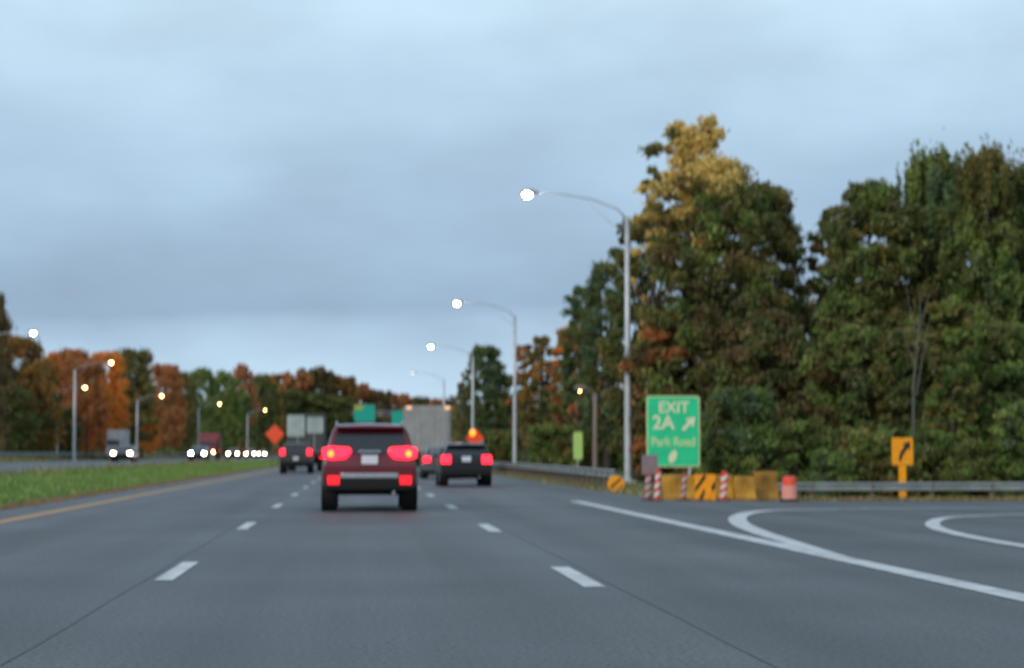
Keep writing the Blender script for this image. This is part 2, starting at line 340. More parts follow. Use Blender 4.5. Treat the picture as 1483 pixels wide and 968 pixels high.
# ------------------------------------------------------------------ trees
def leaf_arrays(r, cen, rad, per, size, cmat, shell=.55):
    "cen (k,3) clump centres, rad (k,3) radii"
    k = len(cen); n = k*per; d = r.normal(size=(n,3)); d /= np.linalg.norm(d,axis=1)[:,None]
    rr = np.abs(r.normal(.62, .34, n)); ci = np.repeat(np.arange(k), per)
    p = cen[ci] + d*rad[ci]*rr[:,None]
    u = r.normal(size=(n,3))*np.array([1,1,1.3]); u /= np.linalg.norm(u,axis=1)[:,None]
    w_ = np.cross(u, r.normal(size=(n,3))); w_ /= np.linalg.norm(w_,axis=1)[:,None]
    s = size*r.uniform(.5,1.3,n)[:,None]
    q = np.stack([p-u*s, p-w_*s*.45, p+u*s, p+w_*s*.45], 1)
    ct = r.random(k); tint = np.clip(.5*ct[ci] + .5*r.random(n), 0, 1)
    return q, tint, cmat[ci]
def quads_mesh(name, q, tint, mi, mats):
    n = len(q); me = bpy.data.meshes.new(name); me.vertices.add(4*n); me.vertices.foreach_set('co', q.ravel().astype(np.float32))
    me.loops.add(4*n); me.loops.foreach_set('vertex_index', np.arange(4*n, dtype=np.int32)); me.polygons.add(n)
    me.polygons.foreach_set('loop_start', np.arange(0, 4*n, 4, dtype=np.int32)); me.update(calc_edges=True)
    for m in mats: me.materials.append(m)
    me.polygons.foreach_set('material_index', mi.astype(np.int32))
    at = me.attributes.new('tint', 'FLOAT', 'FACE'); at.data.foreach_set('value', tint.astype(np.float32)); return me
def crown_mesh(seed, Ht, Rd, base, k, per, size, mats=('dark',), form='round', topmat=None, topz=.78):
    k = int(k*2.6); per = int(per*.72); size *= .76
    r = np.random.default_rng(seed); z = base + (Ht-base)*(r.random(k)**.85)
    t = (z-base)/(Ht-base)
    if form == 'round': env = np.sqrt(np.clip(1-(2*t-.9)**2*.75, .06, 1))
    elif form == 'cone': env = .2+.8*(1-t)**.8
    elif form == 'spiky': env = np.sqrt(np.clip(1-(np.maximum(t-.42,0)/.62)**2, .16, 1))
    else: env = np.clip(1.1-.45*t, .3, 1)
    a = r.uniform(0, 2*np.pi, k); lob = 1+.22*np.sin(3*a+seed)+.15*np.sin(5*a+z*.8)
    rho = Rd*env*lob*np.sqrt(r.random(k)*.75+.2)
    cen = np.stack([rho*np.cos(a), rho*np.sin(a), z], 1)
    cr_ = Rd*r.uniform(.12,.27,k)
    rad = np.stack([cr_, cr_, cr_*(.75 if form != 'spiky' else 1.5)], 1)
    if form == 'spiky':
        tipk = t > .82; rad[tipk] *= np.array([.5,.5,.9])
        nt_ = int(k*.22); ti = r.choice(np.where(tipk)[0], nt_) if tipk.any() else r.integers(0,k,nt_)
        ct_ = cen[ti] + np.stack([r.normal(0,Rd*.16,nt_), r.normal(0,Rd*.16,nt_), np.zeros(nt_)],1); ct_[:,2] = Ht*r.uniform(.86,1.0,nt_)
        cen = np.concatenate([cen, ct_]); rad = np.concatenate([rad, np.stack([r.uniform(.1,.22,nt_), r.uniform(.1,.22,nt_), r.uniform(.7,1.5,nt_)],1)])
        t = np.concatenate([t, np.ones(nt_)]); k += nt_
    mi = r.integers(0, len(mats), k) if len(mats) > 1 else np.zeros(k, int)
    if topmat: mi = np.where(t > topz + r.normal(0,.04,k), len(mats), mi)
    cen[:,2] = np.minimum(cen[:,2], Ht-rad[:,2]*.8*r.uniform(.6,1.5,k))
    q, tint, m = leaf_arrays(r, cen, rad, per, size, mi)
    return quads_mesh('crown', q, tint, m, [LM[x] for x in mats] + ([LM[topmat]] if topmat else [])), cen
def trunk_mb(seed, Ht, Rd, cen, r0, nl=9):
    rr = random.Random(seed); mb = MB(); hh = Ht*.8
    pts = [(rr.uniform(-.03,.03)*i*r0*3, rr.uniform(-.03,.03)*i*r0*3, hh*i/6 - (.4 if i == 0 else 0)) for i in range(7)]
    mb.tube(pts, [r0*(1.25 if i == 0 else 1-.13*i) for i in range(7)], 9)
    for _ in range(nl):
        c = cen[rr.randrange(len(cen))]; z0 = max(Ht*.15, c[2]*.62); f = z0/hh*6; i = min(5, int(f)); s = Vector(pts[i]).lerp(Vector(pts[i+1]), min(1, f-i)); e = Vector(c)
        mid = s.lerp(e, .5) + Vector((0,0,.06*Ht*rr.uniform(-.3,1)))
        mb.tube([s, mid, e], [r0*.42, r0*.26, r0*.07], 6)
    return mb
GR = 'trees behind the right guardrail'; GL = 'trees along the far side of the opposite highway'; GF = 'autumn trees on the ridge where the highway ends'
def tree(px, Y, top, wpx, label, spec, group, name='broadleaf_tree', base=.12, k=90, per=260, size=.17, form='round', seed=None, **kw):
    x = PX(px, Y); z0 = float(terrain(x, Y)); Ht = P(px, top, Y).z - z0; Rd = wpx/2/F*Y*.87
    seed = seed or int(abs(px)*7+Y)
    t = thing(name, label, 'tree', (x, Y, z0), 0, group)
    me, cen = crown_mesh(seed, Ht, Rd, Ht*base, k, per, size, spec, form, **kw)
    c = bpy.data.objects.new('crown', me); COL.objects.link(c); c.parent = t
    trunk_mb(seed, Ht, Rd, cen, .022*Ht*.8).build('trunk', M_BARK, t, smooth=True)
    return t
# near wood on the right
tree(1035, 84, 232, 225, 'tall brown-green tree just below the golden peak', ('dark','olive','green','brown'), GR, k=140, per=230, base=.1, form='round', topmat='gold', topz=.9, seed=11)
tree(1003, 85, 170, 140, 'golden peaked crown rising above everything else in the right-hand wood', ('gold','gold','olive'), GR, k=42, per=230, base=.62, form='round', seed=111)
tree(1112, 90, 268, 150, 'dark brown-green broad tree beside the golden-topped tree', ('brown','dark','olive'), GR, k=110, per=230, seed=12)
tree(930, 92, 318, 130, 'ragged olive tree whose branches stick out behind the nearest lamp post', ('olive','dark'), GR, k=60, per=220, seed=13)
tree(948, 88, 262, 70, 'slim yellow-gold tree leaning at the side of the tallest crown', ('gold','olive'), GR, k=26, per=190, seed=113, base=.3)
tree(880, 128, 382, 110, 'dark green tree rising left of the nearest lamp post', ('blue','dark'), GR, k=80, per=200, seed=14)
tree(845, 142, 415, 80, 'lower dark green tree at the left end of the tall right-hand wood', ('blue','dark'), GR, k=60, per=200, seed=15)
tree(1268, 80, 268, 175, 'green tree with a rounded shoulder beside the gap of sky in the right-hand wood', ('green','dark','olive'), GR, k=120, per=240, form='round', seed=16)
tree(1208, 92, 306, 90, 'rust-tinted tree filling the notch between the two tallest masses', ('mixed','dark'), GR, k=60, per=220, seed=17)
tree(1355, 82, 230, 140, 'tall feathery green tree with upright spiky shoots at its top', ('green','blue','dark'), GR, k=120, per=240, form='spiky', seed=18)
tree(1432, 78, 224, 130, 'green spiky-topped tree with yellowing tips close to the photo edge', ('green','dark'), GR, k=110, per=230, form='spiky', topmat='olive', topz=.9, seed=19)
tree(1515, 80, 245, 170, 'wide dark green tree cut by the photo edge', ('green','dark','olive'), GR, k=110, per=220, form='spiky', seed=20)
tree(1640, 82, 240, 200, 'large green tree just outside the right-hand photo edge', ('green','dark'), GR, k=80, per=180, form='spiky', seed=21)
tree(1120, 76, 452, 150, 'low russet-brown tree under the golden-topped tree', ('brown','mixed','dark'), GR, k=70, per=220, base=.05, seed=22)
tree(958, 84, 455, 105, 'orange-brown small tree directly behind the large green exit sign', ('rust','olive','brown'), GR, k=55, per=220, base=.05, seed=23)
tree(1235, 74, 470, 140, 'mixed green and rust small tree left of the yellow-green slender one', ('mixed','dark','green'), GR, k=70, per=220, base=.05, seed=24)
tree(1382, 68, 432, 82, 'slender yellow-green tree above the yellow arrow sign', ('olive','green'), GR, k=60, per=220, base=.08, form='col', seed=25)
tree(1450, 70, 470, 130, 'dark low tree between the slender yellow-green tree and the photo edge', ('dark','green'), GR, k=70, per=220, base=.05, seed=26)
tree(1310, 73, 480, 110, 'dark green low tree right behind the yellow arrow sign', ('dark','olive'), GR, k=60, per=220, base=.05, seed=27)
tree(828, 150, 474, 80, 'orange-leaved tree near the short brown lamp post', ('orange','olive','rust'), GR, k=55, per=190, size=.2, seed=28)
tree(785, 160, 488, 65, 'green and orange tree between the second and the nearest tall lamp post', ('greenorange','olive'), GR, k=50, per=180, size=.2, seed=29)
tree(873, 136, 490, 90, 'green tree turning rust left of the nearest lamp post', ('mixed','olive','rust'), GR, k=50, per=180, size=.2, seed=30)
tree(760, 172, 500, 48, 'rust-brown tree just right of the second tall lamp post', ('rust','mixed'), GR, k=40, per=150, size=.22, seed=31)
tree(702, 226, 502, 74, 'lone dark blue-green tree behind the third lamp post', ('blue','dark'), GR, k=95, per=330, size=.2, form='round', seed=32, base=.08)
tree(672, 215, 540, 26, 'thin greyish tree at the left foot of the lone dark tree', ('dark','mixed'), GR, k=20, per=140, size=.22, seed=33)
tree(735, 232, 545, 60, 'olive tree low behind the second tall lamp post', ('olive','mixed'), GR, k=40, per=160, size=.22, seed=34)
x = PX(1328, 66); z0 = float(terrain(x, 66)); t = thing('bare_tree', 'thin bare trunk standing against the dark wood behind the yellow arrow sign', 'tree', (x, 66, z0), 0, GR)
h_ = P(1335, 420, 66).z - z0
MB().tube([(0,0,-.1),(-.12,0,h_*.3),(-.08,.05,h_*.55),(.12,0,h_*.8),(.2,0,h_)], [.07,.055,.045,.03,.01], 7).build('trunk', mat('pale_bark',(.10,.10,.08),.8), t, smooth=True)
for a_, b_, c_ in ((.5,.6,.9),(.62,-.5,.85),(.72,.55,1.0),(.8,-.3,1.02)):
    MB().tube([(0,0,h_*a_),(b_*.5,.1,h_*(a_+c_)/2),(b_,.1,h_*c_)], [.03,.02,.008], 5).build('branch', MATS['pale_bark'], t)
# bushes at the foot of the wood
BG = 'bushes at the foot of the right-hand wood'
def bush(px, Y, top, wpx, label, spec, size=.13, k=34, per=240):
    x = PX(px, Y); z0 = float(terrain(x, Y)); Ht = P(px, top, Y).z-z0; Rd = wpx/2/F*Y
    r = int(px*3+Y); me, cen = crown_mesh(r, Ht, Rd, .15, k, per, size, spec, 'col')
    t = thing('bush', label, 'bush', (x, Y, z0), 0, BG); c = bpy.data.objects.new('foliage', me); COL.objects.link(c); c.parent = t
    mb = MB(); rr = random.Random(r)
    for _ in range(7):
        c0 = cen[rr.randrange(len(cen))]; mb.tube([(rr.uniform(-.2,.2), rr.uniform(-.2,.2), -.1), (c0[0]*.5, c0[1]*.5, c0[2]*.6), tuple(c0)], [.04,.03,.01], 6)
    mb.build('stem', M_BARK, t)
bush(1075, 67, 566, 130, 'large rounded grey-green bush right of the exit sign', ('blue','green','dark'), k=60)
bush(1160, 66, 612, 90, 'dark bush beside the large rounded grey-green one', ('dark','green'))
bush(1205, 64, 655, 70, 'low pale green bush above the left end of the ramp guardrail', ('blue','green'))
bush(1262, 65, 625, 80, 'olive bush just left of the yellow arrow sign', ('olive','green'))
bush(1345, 65, 628, 90, 'green bush just right of the yellow arrow sign', ('green','dark'))
bush(1425, 64, 640, 90, 'dark bush over the ramp guardrail near the photo edge', ('dark','green'))
bush(1480, 63, 585, 80, 'pale grey-green bush at the photo edge', ('blue','green'))
bush(1560, 64, 600, 120, 'wide green bush just beyond the right-hand photo edge', ('green','dark'))
bush(930, 90, 610, 70, 'olive bush between the nearest lamp post and the exit sign', ('olive','dark'))
bush(872, 132, 622, 90, 'green bush behind the pale green roadside marker sign', ('green','olive'), .15)
bush(800, 128, 618, 90, 'green bush right of the second tall lamp post', ('green','olive'), .15)
bush(728, 150, 625, 60, 'dull green bush at the foot of the second tall lamp post', ('green','olive'), .18)
def wood(name, seed, n, xf, yf, hf, per, size, spec, label, cr_):
    r = np.random.default_rng(seed); x = xf(r, n); y = yf(r, n); hh = hf(r, x, y); z = terrain(x, y)+hh*r.random(n)
    q, ti, m = leaf_arrays(r, np.stack([x,y,z],1), np.stack([cr_*r.uniform(.6,1.4,n)]*3,1), per, size, r.integers(0,len(spec),n))
    me = quads_mesh(name, q, ti, m, [LM[s] for s in spec]); o = bpy.data.objects.new(name, me); COL.objects.link(o)
    o['kind'] = 'stuff'; o['label'] = label; o['category'] = 'woodland'
wood('woodland', 51, 520, lambda r,n: r.uniform(18,62,n), lambda r,n: r.uniform(98,122,n), lambda r,x,y: 9.5+0*x, 150, .3, ('dark','brown','mixed'), 'dark tangled wood behind the front row of right-hand trees', 1.3)
wood('undergrowth', 52, 420, lambda r,n: r.uniform(13.4,42,n), lambda r,n: r.uniform(64,86,n), lambda r,x,y: 2.2+0*x, 130, .15, ('dark','green','olive'), 'low tangled undergrowth below the right-hand trees', .75)
wood('undergrowth', 53, 300, lambda r,n: r.uniform(18.5,27,n), lambda r,n: r.uniform(105,230,n), lambda r,x,y: 2.6+0*x, 120, .24, ('green','olive','mixed'), 'roadside scrub running away beside the highway guardrail', .9)
wood('woodland', 54, 520, lambda r,n: r.uniform(-120,-44,n), lambda r,n: r.uniform(250,560,n), lambda r,x,y: 11+0*x, 70, .8, ('mixed','rust','orange','dark'), 'dark wood behind the trees across the opposite highway', 3)
wood('undergrowth', 55, 420, lambda r,n: -36.5-r.random(n)*6, lambda r,n: r.uniform(165,560,n), lambda r,x,y: 3.2+0*x, 60, .4, ('dark','green'), 'dark scrub behind the far guardrail', 1.3)
wood('far_wood', 56, 700, lambda r,n: r.uniform(-130,130,n), lambda r,n: r.uniform(600,700,n), lambda r,x,y: 9+0*x, 60, 1.1, ('dark','mixed','brown'), 'far wood closing off the highway', 3.4)
wood('far_wood', 57, 260, lambda r,n: r.uniform(16,70,n), lambda r,n: r.uniform(240,560,n), lambda r,x,y: 9+0*x, 70, .8, ('dark','mixed','rust','olive'), 'far wood along the right side of the highway', 2.6)

for f_ in FALLEN: litter(*f_)
# mid distance trees: shared crown meshes
def proto_set(n, Ht, Rd, k, per, size, forms):
    o = []
    for i in range(n):
        me, cen = crown_mesh(900+i*13+int(size*100), Ht, Rd, Ht*.1, k, per, size, ('dark',), forms[i%len(forms)])
        tb = trunk_mb(i, Ht, Rd, cen, .22, 5); tme = tb.build('trunk', M_BARK, smooth=True); td = tme.data; bpy.data.objects.remove(tme)
        o.append((me, td))
    return o
MID = proto_set(6, 14, 4.5, 75, 150, .30, ['round','round','col'])
FAR = proto_set(4, 14, 5, 60, 90, .55, ['round','col'])
rt = random.Random(5)
def ptree(px, Y, top, wpx, spec, label, group, protos):
    x = PX(px, Y); z0 = float(terrain(x, Y)); Ht = P(px, top, Y).z-z0; Rd = wpx/2/F*Y
    t = thing('autumn_tree' if spec in ('orange','rust','greenorange') else 'broadleaf_tree', label, 'tree', (x, Y, z0), rt.uniform(0,6.28), group)
    me, td = protos[rt.randrange(len(protos))]
    for nm, d in (('crown', me), ('trunk', td)):
        c = bpy.data.objects.new(nm, d); COL.objects.link(c); c.parent = t
        c.scale = (Rd/4.5*1.0, Rd/4.5*1.0, Ht/14)
        if nm == 'crown': c.material_slots[0].link = 'OBJECT'; c.material_slots[0].material = LM[spec]
    return t
left = [(-16,200,426,66,'brown','tall dull brown-green tree cut by the left photo edge'),
 (-60,215,470,90,'dark','dark tree just outside the left photo edge'),
 (125,246,520,60,'rust','rust tree just right of the first tall post across the highway'),
 (80,258,512,60,'orange','small orange crown left of the first tall post across the highway'),
 (22,228,487,84,'greenorange','orange and green tree at the left end of the far tree line'),
 (60,224,520,62,'greenorange','green and orange tree in front of the orange one at the left end'),
 (10,216,560,80,'dark','low dark green tree under the orange and green tree'),
 (104,250,506,66,'rust','pale rust-coloured tree behind the first tall post across the highway'),
 (150,262,510,74,'orange','bright orange tree right of the first tall post across the highway'),
 (135,255,555,60,'orange','low bright orange tree beneath the taller orange one'),
 (192,292,506,74,'olive','brownish green tree with the highest round top in the far line'),
 (205,296,560,56,'orange','vivid orange low tree beside the second post across the highway'),
 (238,340,528,66,'rust','rust-coloured tree above the second post across the highway'),
 (88,240,590,60,'dark','low dark tree behind the foot of the first tall post across the highway'),
 (180,285,600,50,'mixed','small mixed rust and green tree at the foot of the brownish round one'),
 (262,372,540,52,'olive','olive green tree left of the mid-green pair'),
 (292,430,534,50,'green','mid-green tree, taller of the pair over the red truck'),
 (325,455,538,50,'green','mid-green tree nearer the reddish tree top'),
 (350,520,528,38,'rust','narrow reddish tree standing above its green neighbours'),
 (340,480,570,60,'dark','dark tree low under the reddish top'),
 (375,560,545,52,'dark','dark green tree behind the orange diamond sign'),
 (392,590,542,46,'greenorange','orange-topped tree above the orange diamond sign'),]
for a in left: ptree(a[0], a[1], a[2], a[3], a[4], a[5], GL, MID)
far = [(425,620,540,50,'rust','rust-coloured tree above the tall pale-panelled truck'),
 (458,630,533,58,'brown','broad brown tree forming the top of the ridge'),
 (492,640,545,50,'greenorange','orange-tinged tree sloping down from the ridge top'),
 (520,650,556,44,'rust','small rust tree above the overhead green signs'),
 (548,650,566,44,'brown','low brown tree right of the overhead signs'),
 (578,660,571,44,'rust','low rust tree above the grey truck'),
 (608,660,576,42,'mixed','low dark tree near the gap at the road end'),
 (636,650,578,40,'rust','reddish low tree at the right end of the ridge'),
 (662,640,574,40,'mixed','dull tree beside the thin greyish tree'),
 (410,610,565,60,'dark','dark tree under the rust-coloured one'),
 (445,615,570,60,'dark','dark tree behind the tall pale-panelled truck'),
 (485,618,575,60,'dark','dark tree over the red car roof'),
 (530,625,588,56,'mixed','dark mixed tree behind the overhead green signs'),
 (690,600,585,56,'mixed','dull tree behind the third lamp post')]
for a in far: ptree(a[0], a[1], a[2], a[3], a[4], a[5], GF, FAR)

# ------------------------------------------------------------------ guardrails
def guardrail(pts, zoff, label, step=1.9, side=1):
    t = thing('guardrail', label, 'guardrail', (pts[0][0], pts[0][1], 0)); O = Vector((pts[0][0], pts[0][1], 0))
    prof = [(-.03,.44),(.03,.475),(.03,.50),(-.03,.55),(-.03,.60),(.03,.65),(.03,.675),(-.03,.715)]
    rail = MB(); vs = []; P_ = [Vector(p) for p in pts]
    for i, p in enumerate(P_):
        d = (P_[min(i+1,len(P_)-1)]-P_[max(i-1,0)]).normalized(); q = Vector((-d.y, d.x))*side; z = zoff(p.x, p.y)
        for (a, b) in prof: vs.append((p.x+q.x*a-O.x, p.y+q.y*a-O.y, z+b))
        for (a, b) in reversed(prof): vs.append((p.x+q.x*(a-.008)-O.x, p.y+q.y*(a-.008)-O.y, z+b))
    n = 16; fs = [(i*n+k, i*n+(k+1)%n, (i+1)*n+(k+1)%n, (i+1)*n+k) for i in range(len(P_)-1) for k in range(n)]
    rail.add(vs, fs); rail.build('rail', M_RAIL, t)
    cnt = 0; acc = 0; pend = None
    for i in range(len(P_)-1):
        a, b = P_[i], P_[i+1]; ln = (b-a).length; d = (b-a)/ln; q = Vector((-d.y, d.x))*side; s = -acc
        while True:
            s += step if (s > -acc or i) or s == -acc else 0
            if s > ln: break
            if s >= 0:
                c = a+d*s-q*.16; z = zoff(c.x, c.y)
                cnt += 1
                if cnt <= 99:
                    if pend is None:
                        pend = (MB().box((0,0,.3),(.13,.15,.85)).build('post', M_POST, t), MB().box((0,0,.58),(.1,.12,.26)).build('spacer_block', M_POST, t)); o, o2 = pend
                    else: o = pend[0].copy(); o2 = pend[1].copy(); COL.objects.link(o); COL.objects.link(o2)
                    rz = math.atan2(d.y, d.x); o.location = (c.x-O.x, c.y-O.y, z); o.rotation_euler = (0,0,rz)
                    e = c+q*.105; o2.location = (e.x-O.x, e.y-O.y, z); o2.rotation_euler = (0,0,rz)
        acc = ln-(s-step)
    return t
guardrail([(7.95,60.6),(8.1,68),(8.3,80),(8.6,100),(8.85,130),(8.95,160),(9,200),(9,250)], lambda x,y: -.05, 'grey guardrail running along the right side of the highway under the tall lamp posts', side=1)
guardrail([(12.2,59.6),(14,60),(17,60.1),(20,60.1),(24,60.0),(30,59),(38,57)], lambda x,y: -.44, 'grey guardrail along the ramp in front of the bushes and arrow sign', side=-1)
guardrail([(-32.2,y) for y in range(150,420,20)], lambda x,y: .6, 'long grey guardrail on the far side of the opposite highway', 3.8, side=-1)

# ------------------------------------------------------------------ lamp posts
SP = 'tall highway lamp posts'
def lamp_post(lx, ly, px, Y, label, lens, base_r=.17, polem=None, ls=1.0):
    a = P(lx, ly, Y); x = PX(px, Y); z0 = float(terrain(x, Y)); hl = a.z-z0; arm = a.x-x; s = 1 if arm > 0 else -1
    t = thing('lamp_post', label, 'lamp post', (x, Y, z0), 0, SP); pm = polem or M_GALV
    top = hl - min(1.0, abs(arm)*.22)
    MB().tube([(0,0,-.1),(0,0,.1),(0,0,top*.5),(0,0,top)], [base_r*1.05, base_r, base_r*.8, base_r*.62], 14).build('pole', pm, t, smooth=True)
    MB().box((0,0,.04),(base_r*3.4,base_r*3.4,.08)).tube([(0,0,.08),(0,0,.22)], base_r*1.25, 14).build('base_plate', pm, t, bevel=.01)
    pts = [(0,0,top-.12), (arm*.1,0,top+(hl-top)*.35), (arm*.35,0,top+(hl-top)*.78), (arm*.65,0,hl), (arm*.88,0,hl+.06)]
    MB().tube(pts, [.042,.038,.034,.03,.028], 8).tube([(0,0,top-.8),(arm*.12,0,top-.42),(arm*.4,0,top+(hl-top)*.66)], [.018,.016,.016], 8).build('arm', pm, t, smooth=True)
    hx = arm-s*.05
    hd = MB(); hd.tube([(hx-s*.42,0,hl+.07),(hx-s*.3,0,hl+.08),(hx-s*.05,0,hl+.10),(hx+s*.22,0,hl+.09),(hx+s*.34,0,hl+.06)], [.05,.10,.16,.15,.05], 10)
    h = hd.build('lamp_head', pm, t, smooth=True)
    ln = MB(); rings = []
    for k, (zz, rx) in enumerate([(0,.17),(-.09,.155),(-.17,.11),(-.21,.03)]):
        rings += [(hx+.06*s+1.35*ls*rx*math.cos(a_*math.pi/6), ls*rx*math.sin(a_*math.pi/6), hl+.02+ls*zz) for a_ in range(12)]
    ln.add(rings, [(i*12+k, i*12+(k+1)%12, (i+1)*12+(k+1)%12, (i+1)*12+k) for i in range(3) for k in range(12)] + [tuple(range(36,48)), tuple(range(12))[::-1]])
    ln.build('lamp_lens', lens, h, smooth=True)
    return t
lamp_post(764, 281, 909.5, 84, 'nearest and tallest grey lamp post with a brilliant white lamp beside the exit sign', M_LAMPW)
lamp_post(662, 439, 745.5, 144.5, 'second grey lamp post on the right, brilliant white lamp, behind the dark car', M_LAMPW)
lamp_post(624, 502, 684.5, 204, 'third grey lamp post on the right, against the lone dark tree', M_LAMPW)
lamp_post(598, 540, 643, 268, 'fourth lamp post on the right with only a faint lamp, over the grey truck', M_LAMPF)
lamp_post(48, 482, -53, 166, 'lamp reaching in over the left photo edge with a bright white lens', M_LAMPW)
lamp_post(161, 525, 107, 222, 'tall grey lamp post across the highway in front of the rust-coloured tree', M_LAMPY, .2)
lamp_post(123, 561, 82, 228, 'dim lamp post left of the tall one across the highway', M_LAMPY)
lamp_post(234, 573, 198, 276, 'lamp post before the vivid orange low tree across the highway', M_LAMPY)
lamp_post(318, 585, 287, 345, 'lamp post above the red truck across the highway', M_LAMPY)
lamp_post(384, 594, 358, 430, 'lamp post with a yellow lamp just left of the orange diamond sign', M_LAMPY)
lamp_post(457, 605, 436, 560, 'distant yellow lamp over the tall pale-panelled truck', M_LAMPY)
lamp_post(690, 609, 703, 330, 'distant yellow lamp over the right-hand orange diamond sign', M_LAMPY)
lamp_post(664, 583, 676, 380, 'distant faint lamp beside the third lamp post', M_LAMPF)
lamp_post(840, 565, 862, 98, 'short brown lamp post with an amber lamp among the roadside trees', M_LAMPY, .15, mat('brown_pole', (.22,.17,.14), .7), ls=.5)

# ------------------------------------------------------------------ signs
def uniq(name, col, **k): return mat(name, col, .45, **k)
S_GREEN = uniq('sign_green', (.02,.60,.27), noise=(2,.1)); S_TXT = uniq('sign_text', (.80,.78,.50)); S_BORD = uniq('sign_border', (.50,.66,.30))
S_YEL = uniq('sign_yellow', (.98,.36,.0)); S_ORG = mat('sign_orange', (.95,.085,.02), .5, emit=(1,.06,.015), es=.0); S_BLK = uniq('sign_black', (.02,.012,.01))
S_PALE = uniq('sign_pale', (.36,.42,.40), noise=(1.2,.2)); S_BACK = uniq('sign_back', (.25,.18,.19)); S_LIME = uniq('sign_lime', (.48,.72,.20))
def rrect(w_, h_, r_, n=4):
    o = []
    for cx, cz, a0 in ((w_/2-r_,h_/2-r_,0),(-w_/2+r_,h_/2-r_,90),(-w_/2+r_,-h_/2+r_,180),(w_/2-r_,-h_/2+r_,270)):
        for k in range(n+1): a = R(a0+90*k/n); o.append((cx+r_*math.cos(a), cz+r_*math.sin(a)))
    return o
# exit sign
Y = 64; c = P(975, 625, Y); W_ = 79/F*Y; H_ = 104/F*Y; g0 = float(terrain(c.x, Y))
t = thing('exit_sign', 'large green exit sign with yellowish lettering and arrow above the ochre barriers', 'sign', (c.x, Y, g0))
zc = c.z-g0
MB().prism([(x, z+zc) for x, z in rrect(W_, H_, .1)], 0, .03).build('border', S_BORD, t)
MB().prism([(x, z+zc) for x, z in rrect(W_-.11, H_-.11, .07)], -.008, -.002).build('sign_panel', S_GREEN, t)
for s in (-.55, .55): MB().box((s*W_/1.8, .07, (zc+H_*.4)/2),(.1,.07,zc+H_*.4)).build('post', M_GALV, t)
text('EXIT', .50, S_TXT, t, (.02, -.013, zc+H_*.33), sx=1.0)
text('2A', .62, S_TXT, t, (-.33, -.013, zc+H_*.115))
text('Park Road', .40, uniq('sign_text_pale', (.50,.74,.34)), t, (0, -.013, zc-H_*.15), sx=.88, bold=.035)
ar = MB(); u = Vector((1,1)).normalized(); q = Vector((-1,1)).normalized(); o_ = Vector((.52, zc+H_*.11))
def pt(a, b): v = o_ + u*a + q*b; return (v.x, v.y)
ar.prism([pt(-.30,-.055), pt(.02,-.055), pt(.02,-.19), pt(.30,0), pt(.02,.19), pt(.02,.055), pt(-.30,.055)], -.02, -.008); ar.build('arrow', S_TXT, t)
ov = [(.13*math.cos(k*math.pi/8)-.02+.06*math.sin(k*math.pi/8), .21*math.sin(k*math.pi/8)+zc-H_*.355) for k in range(16)]
MB().prism(ov, -.02, -.008).build('plaque', S_TXT, t)
# arrow sign by the ramp
Y = 62.5; c = P(1307, 654, Y); g0 = float(terrain(c.x, Y)); zc = c.z-g0; w2, h2 = 32/F*Y, 40/F*Y
t = thing('arrow_sign', 'small amber curve sign with black arrow on an amber post behind the ramp guardrail', 'sign', (c.x, Y, g0))
MB().prism([(x, z+zc) for x, z in rrect(w2, h2, .05)], 0, .02).build('sign_panel', S_YEL, t)
MB().prism([(-.13,zc-.30),(-.04,zc-.30),(.0,zc-.14),(.17,zc+.10),(.24,zc+.05),(.25,zc+.33),(.0,zc+.24),(.07,zc+.18),(-.09,zc-.06)], -.012, -.002).build('arrow', S_BLK, t)
MB().box((0,.05,zc/2),(.24,.05,zc)).build('post', S_YEL, t)
# pale green roadside marker
Y = 110; c = P(837, 646, Y); g0 = float(terrain(c.x, Y)); zc = c.z-g0
t = thing('roadside_sign', 'narrow pale green sign seen aslant behind the highway guardrail', 'sign', (c.x, Y, g0), R(0))
MB().prism([(x, z+zc) for x, z in rrect(.52, 1.55, .12)], 0, .03).build('sign_panel', S_LIME, t, bevel=.005)
MB().box((0,.06,zc/2),(.07,.06,zc)).build('post', M_GALV, t)
# grey board seen from behind
Y = 53; c = P(941, 673, Y); g0 = float(terrain(c.x, Y)); zc = c.z-g0
t = thing('small_sign', 'small blank mauve-grey board in front of the exit sign corner', 'sign', (c.x, Y, g0))
MB().prism([(x, z+zc) for x, z in rrect(.44, .52, .03)], 0, .015).build('sign_panel', S_BACK, t)
MB().box((0,.035,zc/2),(.06,.04,zc)).build('post', M_GALV, t)
# orange diamonds
def diamond(px, py, Y, label, s=1.22):
    c = P(px, py, Y); g0 = float(terrain(c.x, Y)); zc = c.z-g0
    t = thing('diamond_sign', label, 'sign', (c.x, Y, g0), 0, 'orange diamond warning signs')
    k = s/math.sqrt(2); MB().prism([(0,zc-k),(k,zc),(0,zc+k),(-k,zc)], 0, .03).build('sign_panel', S_ORG, t, bevel=.004)
    for x in (-.25,.25): MB().box((x,.07,(zc)/2),(.09,.07,zc)).build('post', M_POST, t)
    return t
diamond(398, 629, 173, 'orange diamond warning sign on the grass median beside the left lane')
td = diamond(688, 635, 173, 'orange diamond warning sign on the right shoulder with an amber flasher')
zc = P(688,635,173).z-td.location.z
MB().tube([(-.22,-.13,zc+.48),(-.22,.02,zc+.48)], .27, 16).build('flasher', M_AMBER, td)
